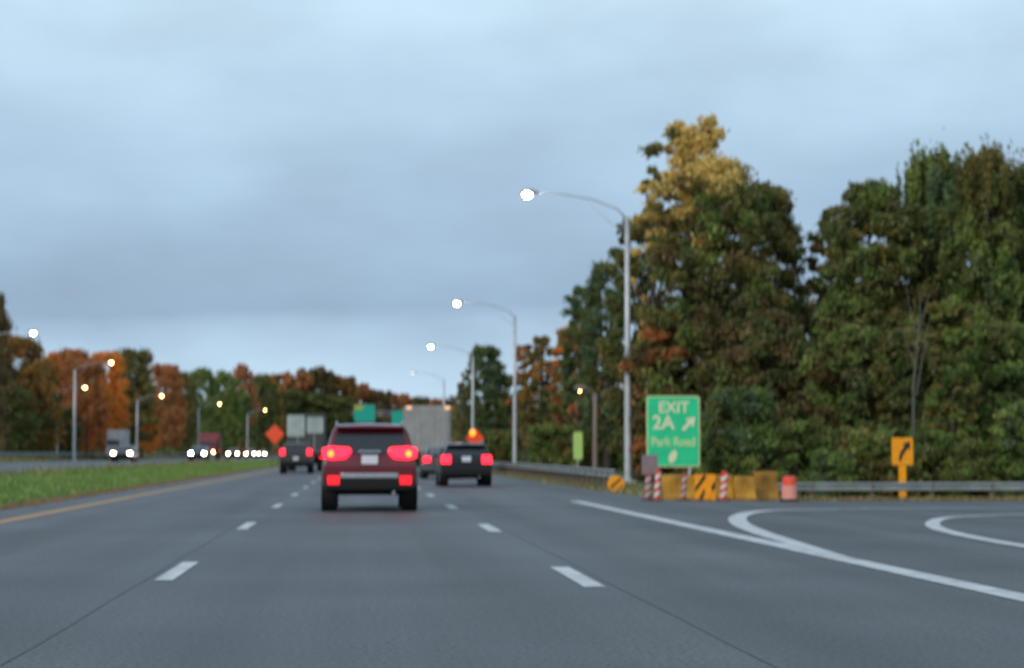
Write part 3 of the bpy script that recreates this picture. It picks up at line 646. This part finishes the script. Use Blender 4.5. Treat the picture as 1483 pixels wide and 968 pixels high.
# overhead gantry and its green signs
Y = 330
t = thing('sign_gantry', 'distant cantilever steel gantry carrying the overhead green signs', 'gantry', (0, Y, 0))
for x in (11.5,): MB().tube([(x,0,-.1),(x,0,8.6)], .22, 10).build('post', M_GALV, t)
tr_ = MB()
for z in (7.7, 8.3): tr_.box((5.3,0,z),(12.4,.1,.1))
for i in range(6): tr_.tube([(-.6+2*i,0,7.7),(.4+2*i,0,8.3)], .03, 6)
tr_.build('truss', M_GALV, t)
def osign(px, py, w_, h_, label, tab=False):
    c = P(px, py, Y); W_, H_ = w_/F*Y, h_/F*Y; t = thing('overhead_sign', label, 'sign', (c.x, Y-.5, c.z-H_/2), 0, 'overhead green signs')
    m = uniq('far_sign_green', (.0,.36,.27)); MB().prism([(x, z+H_/2) for x, z in rrect(W_, H_, .15)], 0, .08).build('sign_panel', m, t)
    MB().box((0,.25,H_/2),(W_*.6,.3,.15)).build('bracket', M_GALV, t)
    if tab: MB().prism([(x-W_*.28, z+H_*.84) for x, z in rrect(W_*.42, H_*.3, .08)], -.05, -.01).build('yellow_tab', uniq('tab_yellow',(.35,.42,.05)), t)
osign(528, 599, 30, 25, 'overhead green sign with a yellowish tab, above the red car', True)
osign(576, 605, 17, 20, 'overhead green sign beside the grey truck box')

# ------------------------------------------------------------------ gore clutter
M_OCH = mat('ochre_barrier', (.52,.26,.02), .7, noise=(2.5,.3)); M_OCHD = mat('dull_ochre_barrier', (.34,.17,.02), .75, noise=(2.5,.35))
def barrier(px0, px1, top, bot, Y, m, label):
    x0, x1 = PX(px0, Y), PX(px1, Y); z0 = float(terrain((x0+x1)/2, Y)); z0 = max(z0, P(0,bot,Y).z-.05) if False else z0
    h = P(px0, top, Y).z-z0; t = thing('crash_barrier', label, 'barrier', ((x0+x1)/2, Y, z0), 0, 'ochre crash barriers'); wd = x1-x0
    prof = [(-.30,0),(-.30,.08),(-.2,.2),(-.13,h*.62),(-.12,h),(.12,h),(.13,h*.62),(.2,.2),(.30,.08),(.30,0)]
    mb = MB(); n = len(prof); vs = [(-wd/2, a, b) for a, b in prof]+[(wd/2, a, b) for a, b in prof]
    mb.add(vs, [tuple(range(n)), tuple(range(2*n-1,n-1,-1))]+[(i,i+n,(i+1)%n+n,(i+1)%n) for i in range(n)])
    mb.build('barrier_body', m, t, bevel=.03)
    k = max(2, round(wd/.45))
    for i in range(k):
        MB().box((-wd/2+wd*(i+.5)/k, -.145, h*.64),(wd/k*.62,.03,h*.42)).build('rib_panel', m, t, bevel=.012)
    for s in (-.4,.4): MB().tube([(s*wd,0,h-.02),(s*wd,0,h+.05)], .06, 10).build('filler_cap', M_BLACK, t)
barrier(958, 1008, 688, 726, 49.6, M_OCH, 'ochre crash barrier at the left, between striped posts')
barrier(1011, 1060, 688, 726, 49.7, M_OCH, 'ochre crash barrier behind the chevron panel')
barrier(1062, 1092, 690, 727, 49.5, M_OCH, 'short ochre crash barrier right of the chevron panel')
barrier(1090, 1125, 683, 727, 50.4, M_OCHD, 'dull brown taller barrier at the right-hand end of the row')
Y = 48.6; c = P(1021, 706, Y); g0 = float(terrain(c.x, Y)); zc = c.z-g0; a_, b_ = 31/F*Y, 38/F*Y
t = thing('chevron_panel', 'amber and black chevron panel standing in front of the barriers', 'sign', (c.x, Y, g0))
MB().prism([(x, z+zc) for x, z in rrect(a_, b_, .03)], 0, .03).build('sign_panel', S_YEL, t)
def clipbar(pts): return [(x, z+zc) for x, z in pts]
hw, hh = a_/2-.01, b_/2-.01
MB().prism(clipbar([(-hw,-.02),(-hw,-.13),(hw*.1,hh*.75),(hw*.05,hh),(-.03,hh)]), -.01, -.002).prism(clipbar([(-hw*.7,-hh),(-hw*.3,-hh),(.0,-hh*.35),(-.02,-hh*.1)]), -.01, -.002).prism(clipbar([(hw,-.02),(hw,.16),(hw*.62,.02),(hw*.7,-.12)]), -.01, -.002).build('chevron_stripes', S_BLK, t)
for s in (-.3,.3): MB().box((s*a_,.05,.12),(.05,.05,.26)).build('leg', M_GALV, t)
# striped posts
M_RED = mat('post_red', (.72,.05,.03), .5); M_REFL = mat('post_reflective_white', (.70,.66,.62), .4); M_REDD = mat('faded_red',(.34,.06,.05),.6)
def striped_post(px, top, bot, Y, label, rm, lean=.05, r_=.075):
    c = P(px, top, Y); g0 = float(terrain(c.x, Y)); h = c.z-g0
    t = thing('marker_post', label, 'marker post', (c.x, Y, g0), 0, 'red and white striped marker posts')
    MB().tube([(0,0,0),(0,0,.05),(0,0,.06)], [.2,.18,.1], 14).build('post_base', M_BLACK, t)
    mb = MB(); n = 7; N_ = 12; ns = 6
    for k in range(n):
        z0, z1 = .05+(h-.05)*k/n, .05+(h-.05)*(k+1)/n; mi = k%2
        # slanted bands: tilt each ring
        vs = []
        for zz in (z0, z1):
            for j in range(N_):
                a = 2*math.pi*j/N_; tl = .05*math.cos(a) if .06 < zz < h-.01 else 0
                vs.append((r_*math.cos(a)+lean*zz, r_*math.sin(a), zz+tl))
        mb.add(vs, [(j,(j+1)%N_,N_+(j+1)%N_,N_+j) for j in range(N_)] + ([tuple(N_+j for j in range(N_))] if k == n-1 else []), mi)
    mb.build('post_tube', [rm, M_REFL if rm is M_RED else mat('dull_white',(.42,.40,.38),.6)], t)
striped_post(938, 686, 720, 49.0, 'faded striped post under the mauve-grey board', M_REDD, .03, .085)
striped_post(951, 680, 722, 48.4, 'vivid red and white striped post in front of the exit sign', M_RED)
striped_post(989, 685, 725, 48.7, 'faded striped post in front of the left ochre barrier', M_REDD, .08, .07)
striped_post(1047, 683, 725, 48.3, 'striped post just right of the chevron panel', M_RED, .06, .09)
# drum
Y = 47.4; c = P(1143, 690, Y); h = c.z; r_ = .19
t = thing('traffic_drum', 'red-orange traffic drum standing alone right of the barriers', 'traffic drum', (c.x, Y, .002))
prof = [(.24,0),(.24,.05),(r_,.06),(r_*1.02,h*.3),(r_*.98,h*.32),(r_*1.0,h*.62),(r_*.95,h*.64),(r_*.92,h*.93),(r_*.55,h)]
mb = MB(); n = 18
for i in range(len(prof)-1):
    vs = [(prof[q_][0]*math.cos(2*math.pi*j/n), prof[q_][0]*math.sin(2*math.pi*j/n), prof[q_][1]) for q_ in (i,i+1) for j in range(n)]
    mb.add(vs, [(j,(j+1)%n,n+(j+1)%n,n+j) for j in range(n)], {0:2,1:2,2:1,3:0,4:1}.get(i,0))
mb.add([(prof[-1][0]*math.cos(2*math.pi*j/n), prof[-1][0]*math.sin(2*math.pi*j/n), h) for j in range(n)], [tuple(range(n))])
mb.build('drum_body', [mat('drum_orange',(.85,.09,.04),.5), mat('drum_band',(.80,.34,.27),.45), M_BLACK], t)
MB().box((0,0,h+.03),(.14,.03,.06)).build('handle', M_BLACK, t, bevel=.01)
# guardrail end marker
Y = 60.1; c = P(892, 701, Y); g0 = float(terrain(c.x, Y)); zc = c.z-g0
t = thing('guardrail_end_marker', 'round amber striped marker on the near end of the highway guardrail', 'marker', (c.x, Y, g0))
MB().tube([(0,.0,zc),(0,.04,zc)], .26, 24).build('marker_face', S_YEL, t)
MB().prism([(-.2,zc-.08),(-.13,zc-.16),(.18,zc+.12),(.12,zc+.19)], -.008, -.002).prism([(-.02,zc-.22),(.07,zc-.22),(.22,zc-.07),(.21,zc+.0)], -.008, -.002).build('stripe', mat('marker_brown',(.25,.09,.01),.6), t)
MB().box((0,.12,.2),(.12,.14,.5)).build('post', M_POST, t)

# ------------------------------------------------------------------ vehicles
def loft_ring(w_, rw, zb, belt, roof):
    h = [(0,zb),(.78*w_,zb),(.95*w_,zb+.10),(1.0*w_,zb+.32*(belt-zb)),(1.0*w_,zb+.72*(belt-zb)),(.965*w_,belt),(rw,roof-.10*(roof-belt)-.02),(rw*.9,roof-.0),(0,roof+.02)]
    return h + [(-x, z) for x, z in reversed(h[1:-1])]
def vehicle(name, label, cat, loc, rz, paint, W=1.85, L=4.6, Hh=1.5, zb=.3, belt=.95, kind='sedan', wr=.33, tail=None, group='cars driving ahead', heads=None, extra=False, slope=.45):
    t = thing(name, label, cat, loc, rz, group)
    w_ = W/2; rw = w_*.76 if kind != 'van' else w_*.93; hood = belt+.08
    if kind == 'sedan': st = [(0,.93,zb+.05,hood,.86),(.15,1,zb,hood+.02,.9),(.75,1,zb,hood+.05,.9),(1.35,1,zb,Hh-.02,.76),(2.2,1,zb,Hh,.76),(2.85,1,zb,Hh-.05,.76),(3.6,1,zb,hood+.02,.88),(4.3,.98,zb,hood-.1,.86),(L,.88,zb+.08,hood-.28,.8)]
    elif kind == 'suv': st = [(0,.95,zb+.04,Hh-.02,.76),(.14,1,zb,Hh,.77),(1.0,1,zb,Hh+.02,.77),(2.3,1,zb,Hh,.77),(2.75,1,zb,Hh-.05,.76),(3.55,1,zb,hood+.06,.88),(4.35,.98,zb,hood-.02,.88),(L,.9,zb+.08,hood-.22,.82)]
    elif kind == 'pickup': st = [(0,.98,zb,hood+.04,.94),(.1,1,zb,hood+.04,.94),(1.75,1,zb,hood+.04,.94),(1.85,1,zb,Hh-.04,.8),(2.9,1,zb,Hh,.8),(3.3,1,zb,Hh-.05,.78),(4.0,1,zb,hood+.06,.9),(5.0,.98,zb,hood,.9),(L,.92,zb+.08,hood-.22,.85)]
    vs = []; ring_n = 16
    def yw(z, s): # hatch slope
        return max(0, z-belt)*s
    for i, (y, wf, zb_, roof, rwf) in enumerate(st):
        bl = min(belt, roof-.06)
        for (x, z) in loft_ring(w_*wf, w_*rwf, zb_, bl, roof):
            dy = yw(z, slope) if (i < 2 and kind == 'suv') else 0
            vs.append((x, y+dy, z))
    fs = []
    for i in range(len(st)-1):
        for k in range(ring_n): fs.append((i*ring_n+k, i*ring_n+(k+1)%ring_n, (i+1)*ring_n+(k+1)%ring_n, (i+1)*ring_n+k))
    def cap(o): return [(o+0,o+1,o+2,o+14),] if 0 else [(o+0,o+1,o+15)] + [(o+k,o+k+1,o+16-k-1,o+16-k) for k in range(1,7)] + [(o+7,o+8,o+9)]
    fs += cap(0) + cap((len(st)-1)*ring_n)
    body = MB(); body.add(vs, fs); b = body.build('body', paint, t, bevel=.035, smooth=True, seg=3)
    mw = b.modifiers.new('wn', 'WEIGHTED_NORMAL')
    # glass patches: rear window, windscreen, side windows, a little proud
    def quad(p, nm, m, th=.02, par=t):
        a, b_, c_, d_ = [Vector(v) for v in p]; n_ = (b_-a).cross(d_-a).normalized()
        cen = Vector((0, L/2, .8)); 
        if n_.dot((a+c_)/2-cen) < 0: n_ = -n_
        mb = MB(); q4 = [a,b_,c_,d_]; mb.add([v - n_*th for v in q4]+[v + n_*.008 for v in q4], [(0,1,2,3),(7,6,5,4),(0,4,5,1),(1,5,6,2),(2,6,7,3),(3,7,4,0)]); return mb.build(nm, m, par, bevel=.01)
    if kind == 'suv':
        z0, z1 = belt+.10, Hh-.17; xa, xb = w_*.80, w_*.70
        quad([(-xa, yw(z0,slope)-.012, z0),(xa, yw(z0,slope)-.012, z0),(xb, yw(z1,slope)-.012, z1),(-xb, yw(z1,slope)-.012, z1)], 'rear_window', M_GLASS)
        MB().box((0, yw(Hh,slope)-.10, Hh-.05),(w_*1.42,.3,.045)).build('spoiler', paint, t, bevel=.015)
        for s in (-1,1): MB().tube([(s*w_*.70,.6,Hh+.0),(s*w_*.70,.7,Hh+.06),(s*w_*.70,2.2,Hh+.07),(s*w_*.70,2.35,Hh+.0)], .02, 6).build('roof_rail', M_CHROME, t)
        ya, yb, yc, yd = .55, 2.75, 3.35, .35
    elif kind == 'sedan':
        z0, z1 = hood+.08, Hh-.08; f0, f1 = .75+.6*.13, 1.3
        quad([(-w_*.76,.80,z0),(w_*.76,.80,z0),(w_*.66,1.27,z1),(-w_*.66,1.27,z1)], 'rear_window', M_GLASS)
        ya, yb, yc, yd = 1.35, 2.8, 3.35, 1.05
    else:
        z0, z1 = hood+.1, Hh-.14
        quad([(-w_*.74,1.765,z0),(w_*.74,1.765,z0),(w_*.68,1.835,z1),(-w_*.68,1.835,z1)], 'rear_window', M_GLASS)
        MB().box((0,.85,hood+.075),(W*.84,1.5,.02)).build('bed_floor', M_BLACK, t)
        ya, yb, yc, yd = 2.0, 3.2, 3.7, 1.95
    z0, z1 = belt+.05, Hh-.13
    rwx = w_*.77 if kind != 'pickup' else w_*.8
    for s in (-1,1):
        fx = lambda z: s*(w_*.965 + (rwx-w_*.965)*(z-belt)/(Hh*.98-.02-belt) + .006)
        ym = (ya+yb)/2
        quad([(fx(z0),yd+.1,z0),(fx(z0),ym-.05,z0),(fx(z1),ym-.05,z1),(fx(z1),ya+.1,z1)], 'side_window', M_GLASS, .01)
        quad([(fx(z0),ym+.05,z0),(fx(z0),yc-.1,z0),(fx(z1),yb-.08,z1),(fx(z1),ym+.05,z1)], 'side_window', M_GLASS, .01)
        MB().box((s*(w_+.07),yb+.25,belt+.10),(.17,.1,.13)).build('mirror', paint, t, bevel=.03)
    ws = {'suv':(2.80,Hh-.10,3.50),'sedan':(2.92,Hh-.10,3.52),'pickup':(3.36,Hh-.1,3.94)}[kind]
    quad([(-w_*.68,ws[0]+.012,ws[1]),(w_*.68,ws[0]+.012,ws[1]),(w_*.78,ws[2]+.012,hood+.10),(-w_*.78,ws[2]+.012,hood+.10)], 'windscreen', M_GLASS)
    # wheels
    tw = .24
    for yy in (.82 if kind != 'pickup' else 1.1, L-.92):
        for s in (-1,1):
            MB().tube([(s*(w_-.30),yy,wr*.98+.03),(s*(w_+.004),yy,wr*.98+.03)], wr*1.14, 22).build('wheel_arch', M_BLACK, t)
            wh = MB().tube([(s*(w_-tw-.02),yy,wr),(s*(w_-tw),yy,wr),(s*(w_-.01),yy,wr),(s*(w_+.012),yy,wr)], [wr*.9,wr,wr,wr*.9], 22).build('wheel', M_TYRE, t)
            MB().tube([(s*(w_+.008),yy,wr),(s*(w_+.018),yy,wr)], wr*.62, 14).build('rim', M_RIM, wh)
    # bumper, plate, exhaust
    bz = zb+.22
    MB().box((0,-.03,zb+.14),(W*.93,.16,.22)).build('rear_bumper', M_BLACK if kind != 'sedan' else paint, t, bevel=.04)
    pl = MB().box((0,-.028,belt-.02 if kind=='suv' else zb+.42),(.33,.03,.18)).build('licence_plate', M_PLATE, t, bevel=.008)
    MB().box((0,L-.01,zb+.2),(W*.86,.14,.3)).build('front_bumper', M_BLACK, t, bevel=.04)
    MB().tube([(w_*.5,-.02,zb-.02),(w_*.5,.4,zb-.02)], .035, 10).build('exhaust', M_CHROME, t)
    MB().box((0,L/2,zb-.04),(W*.7,L*.7,.08)).build('underbody', M_BLACK, t)
    # tail lamps
    if tail:
        tw_, th_, tz, tm = tail
        for s in (-1,1):
            x0 = s*(w_-tw_/2-.015)
            if extra:
                xo, xi = s*(w_-.01), s*(w_-.01-tw_)
                la = MB().prism([(xo,tz+th_*.38),(xo,tz-th_*.34),(xo-s*tw_*.3,tz-th_*.5),(xi+s*.13,tz-th_*.42),(xi,tz+th_*.1),(xi+s*.05,tz+th_*.42),(xo-s*tw_*.3,tz+th_*.5)], -.05, .05).build('tail_light', tm, t, bevel=.03)
            else: la = MB().box((x0,-.005,tz),(tw_,.09,th_)).build('tail_light', tm, t, bevel=.03)
            if extra: MB().tube([(x0+s*tw_*.22,-.075,tz-.01),(x0+s*tw_*.22,-.04,tz-.01)], .062, 14).build('signal_bulb', M_AMBER, la)
            if extra: MB().box((s*(w_-.24),-.115,.63),(.24,.03,.17)).build('bumper_reflector', M_GLOWREFL, t, bevel=.02)  # red bumper reflectors, glow added through the material
    hz = belt-.16
    for s in (-1,1): MB().box((s*(w_-.27),L+.02,hz),(.32,.12,.17)).build('headlight', heads or mat('clear_lens',(.6,.6,.62),.1), t, bevel=.04)
    return t
CARRED = mat('dark_red_paint', (.13,.007,.015), .3, .3, .5, coat=.7, noise=(1.5,.06))
CARBLK = mat('black_paint', (.010,.011,.014), .3, .2, .4, coat=.5)
CARGRY = mat('grey_paint', (.10,.11,.12), .3, .4, coat=1); CAROLV = mat('dark_olive_paint', (.03,.034,.028), .35, .3, coat=.8)
CARSIL = mat('silver_paint', (.32,.33,.35), .3, .7, coat=1); TRRED = mat('truck_red_paint', (.26,.035,.045), .4, 0, coat=.5)
LG = 'vehicles driving ahead in the same direction'
suv = vehicle('family_car', 'dark red sport utility car straight ahead in the middle lane with glowing brake lights', 'car', (PX(535.5,39.6),39.6,0), 0, CARRED, W=1.92, L=4.8, Hh=1.74, zb=.40, belt=1.06, kind='suv', wr=.38, tail=(.60,.27,1.17,M_TAIL), group=LG, slope=.40, extra=True)
MB().box((0,-.075,.72),(1.16,.06,.11)).build('bumper_step', M_CHROME, suv, bevel=.02)
MB().box((0,-.03,1.20),(.44,.03,.05)).build('tailgate_trim', M_CHROME, suv, bevel=.01)
MB().box((0,-.02,.55),(.9,.12,.2)).build('lower_valance', M_BLACK, suv, bevel=.03)
vehicle('family_car', 'black car with lit tail lights ahead in the right-hand lane, pale plate in the middle', 'car', (PX(675.5,70),70,0), 0, CARBLK, W=1.84, L=4.7, Hh=1.52, zb=.36, belt=1.0, kind='suv', wr=.35, tail=(.36,.30,.96,M_TAIL), group=LG, slope=.6)
vehicle('family_car', 'dark car half hidden between the red car and the black car', 'car', (PX(640,92),92,0), 0, CARGRY, W=1.82, L=4.6, Hh=1.46, zb=.32, belt=.92, kind='sedan', wr=.33, tail=(.38,.26,.90,M_TAIL), group=LG)
vehicle('pickup_truck', 'dark olive pickup with lit tail lights ahead in the left lane', 'pickup truck', (PX(428.5,116),116,0), 0, CAROLV, W=1.9, L=5.4, Hh=1.82, zb=.48, belt=1.12, kind='pickup', wr=.4, tail=(.30,.36,1.27,M_TAIL), group=LG)

def box_truck(label, loc, rz, boxm, cabm, group, W=2.6, top=4.0, L=8.5, tail=M_TAIL, head=None, marker=True, mk=M_LAMPF):
    t = thing('box_truck', label, 'truck', loc, rz, group)
    b = MB().box((0,3,(1.1+top)/2),(W,6,top-1.1)).build('cargo_box', boxm, t, bevel=.05)
    MB().box((0,-.02,(1.15+top)/2),(W*.9,.05,top-1.35)).build('rear_door', boxm, t, bevel=.02)
    for s in (-1,1): MB().box((s*W*.22,-.06,2.2),(.04,.04,top-1.6)).build('door_bar', M_GALV, t)
    MB().box((0,3.8,.85),(.9,7.6,.3)).build('chassis', M_BLACK, t)
    MB().prism([(-W*.42,1.0),(W*.42,1.0),(W*.42,2.2),(W*.36,2.75),(-W*.36,2.75),(-W*.42,2.2)], 6.2, 8.0).build('cab', cabm, t, bevel=.08)
    MB().prism([(-W*.37,.55),(W*.37,.55),(W*.37,1.45),(-W*.37,1.45)], 7.9, 8.5).build('bonnet', cabm, t, bevel=.08)
    MB().box((0,8.02,2.05),(W*.72,.04,.62)).build('windscreen', M_GLASS, t, bevel=.02)
    MB().box((0,8.52,.62),(W*.86,.12,.28)).build('front_bumper', M_CHROME, t, bevel=.03)
    MB().box((0,8.51,1.05),(W*.34,.04,.5)).build('grille', M_BLACK, t, bevel=.02)
    MB().box((0,.1,.5),(W*.85,.1,.14)).build('underride_bar', M_BLACK, t, bevel=.02)
    for yy, ww in ((1.7,.5),(7.1,.26)):
        for s in (-1,1):
            wh = MB().tube([(s*(W/2-.05-ww),yy,.48),(s*(W/2-.03),yy,.48)], .48, 20).build('wheel', M_TYRE, t)
            MB().tube([(s*(W/2-.028),yy,.48),(s*(W/2-.02),yy,.48)], .26, 14).build('rim', M_RIM, wh)
    for s in (-1,1):
        MB().box((s*W*.40,-.06,.95),(.22,.06,.14)).build('tail_light', tail, t, bevel=.02)
        MB().box((s*W*.31,8.53,1.0),(.3,.08,.22)).build('headlight', head or mat('clear_lens',(.6,.6,.62),.1), t, bevel=.04)
        if marker: MB().box((s*W*.42,-.06,top-.12),(.3,.05,.16)).build('marker_light', mk, t, bevel=.02)
    return t
M_BOXG = mat('grey_truck_box', (.30,.30,.29), .5, 0, noise=(1.5,.15)); M_BOXP = mat('pale_truck_box', (.42,.42,.42), .5, noise=(1.5,.15))
tk = box_truck('tall truck with two pale upper rear panels ahead of the dark pickup', (PX(443,134),134,0), 0, mat('dark_truck_body', (.05,.055,.055), .6), CARGRY, LG, W=2.55, top=3.85, marker=False)
for x_, w_, h_, z_ in ((-.68,1.2,1.45,3.05),(.62,1.12,1.1,3.1)): MB().prism([(x+x_, z+z_) for x, z in rrect(w_, h_, .12)], -.12, -.05).build('pale_panel', S_PALE, tk, bevel=.01)
M_MK = lampm('marker_lamp_peach', (1, .5, .28), .75)
box_truck('big grey box truck with peach marker lamps ahead in the right-hand lane', (PX(620,112),112,0), 0, M_BOXG, CARGRY, LG, top=3.9, mk=M_MK)
OG = 'vehicles coming the other way with headlights on'
PI = math.pi
def oncoming(px, Y, label, paint, kind='sedan', heads=M_HEAD, **k):
    d = dict(W=1.85, L=4.6, Hh=1.48, zb=.3, belt=.95, kind=kind, wr=.34, tail=None, group=OG, heads=heads); d.update(k)
    return vehicle('oncoming_car', label, 'car', (PX(px, Y), Y+d['L'], .445), PI, paint, **d)
oncoming(176, 178, 'leftmost oncoming car, alone with two bright headlights', CARBLK, W=2.0)
oncoming(286, 196, 'oncoming car with a large cool white headlight in front of the red truck', CARBLK, heads=M_HEADW)
oncoming(337, 285, 'first oncoming car of the bunch right of the red truck', CARBLK)
oncoming(362, 330, 'second oncoming car of the bunch right of the red truck', CARGRY)
oncoming(379, 420, 'last and smallest oncoming car of the bunch, left of the pickup', CARSIL)
oncoming(456, 560, 'tiny distant oncoming car whose lamp shows beside the red car', CARGRY)
box_truck('red oncoming truck with a yellowish lamp behind the cool white headlight', (PX(300,262),262+8.5,.445), PI, TRRED, TRRED, OG, W=2.55, top=3.5, head=M_LAMPY, marker=False)
box_truck('pale grey truck standing behind the leftmost oncoming car', (PX(163,236),236+8.5,.445), PI, M_BOXP, M_BOXP, OG, W=2.0, top=3.6, marker=False)

SC.cycles.use_denoising = True
SC.cycles.max_bounces = 6; SC.cycles.transparent_max_bounces = 4
SC.cycles.sample_clamp_indirect = 3
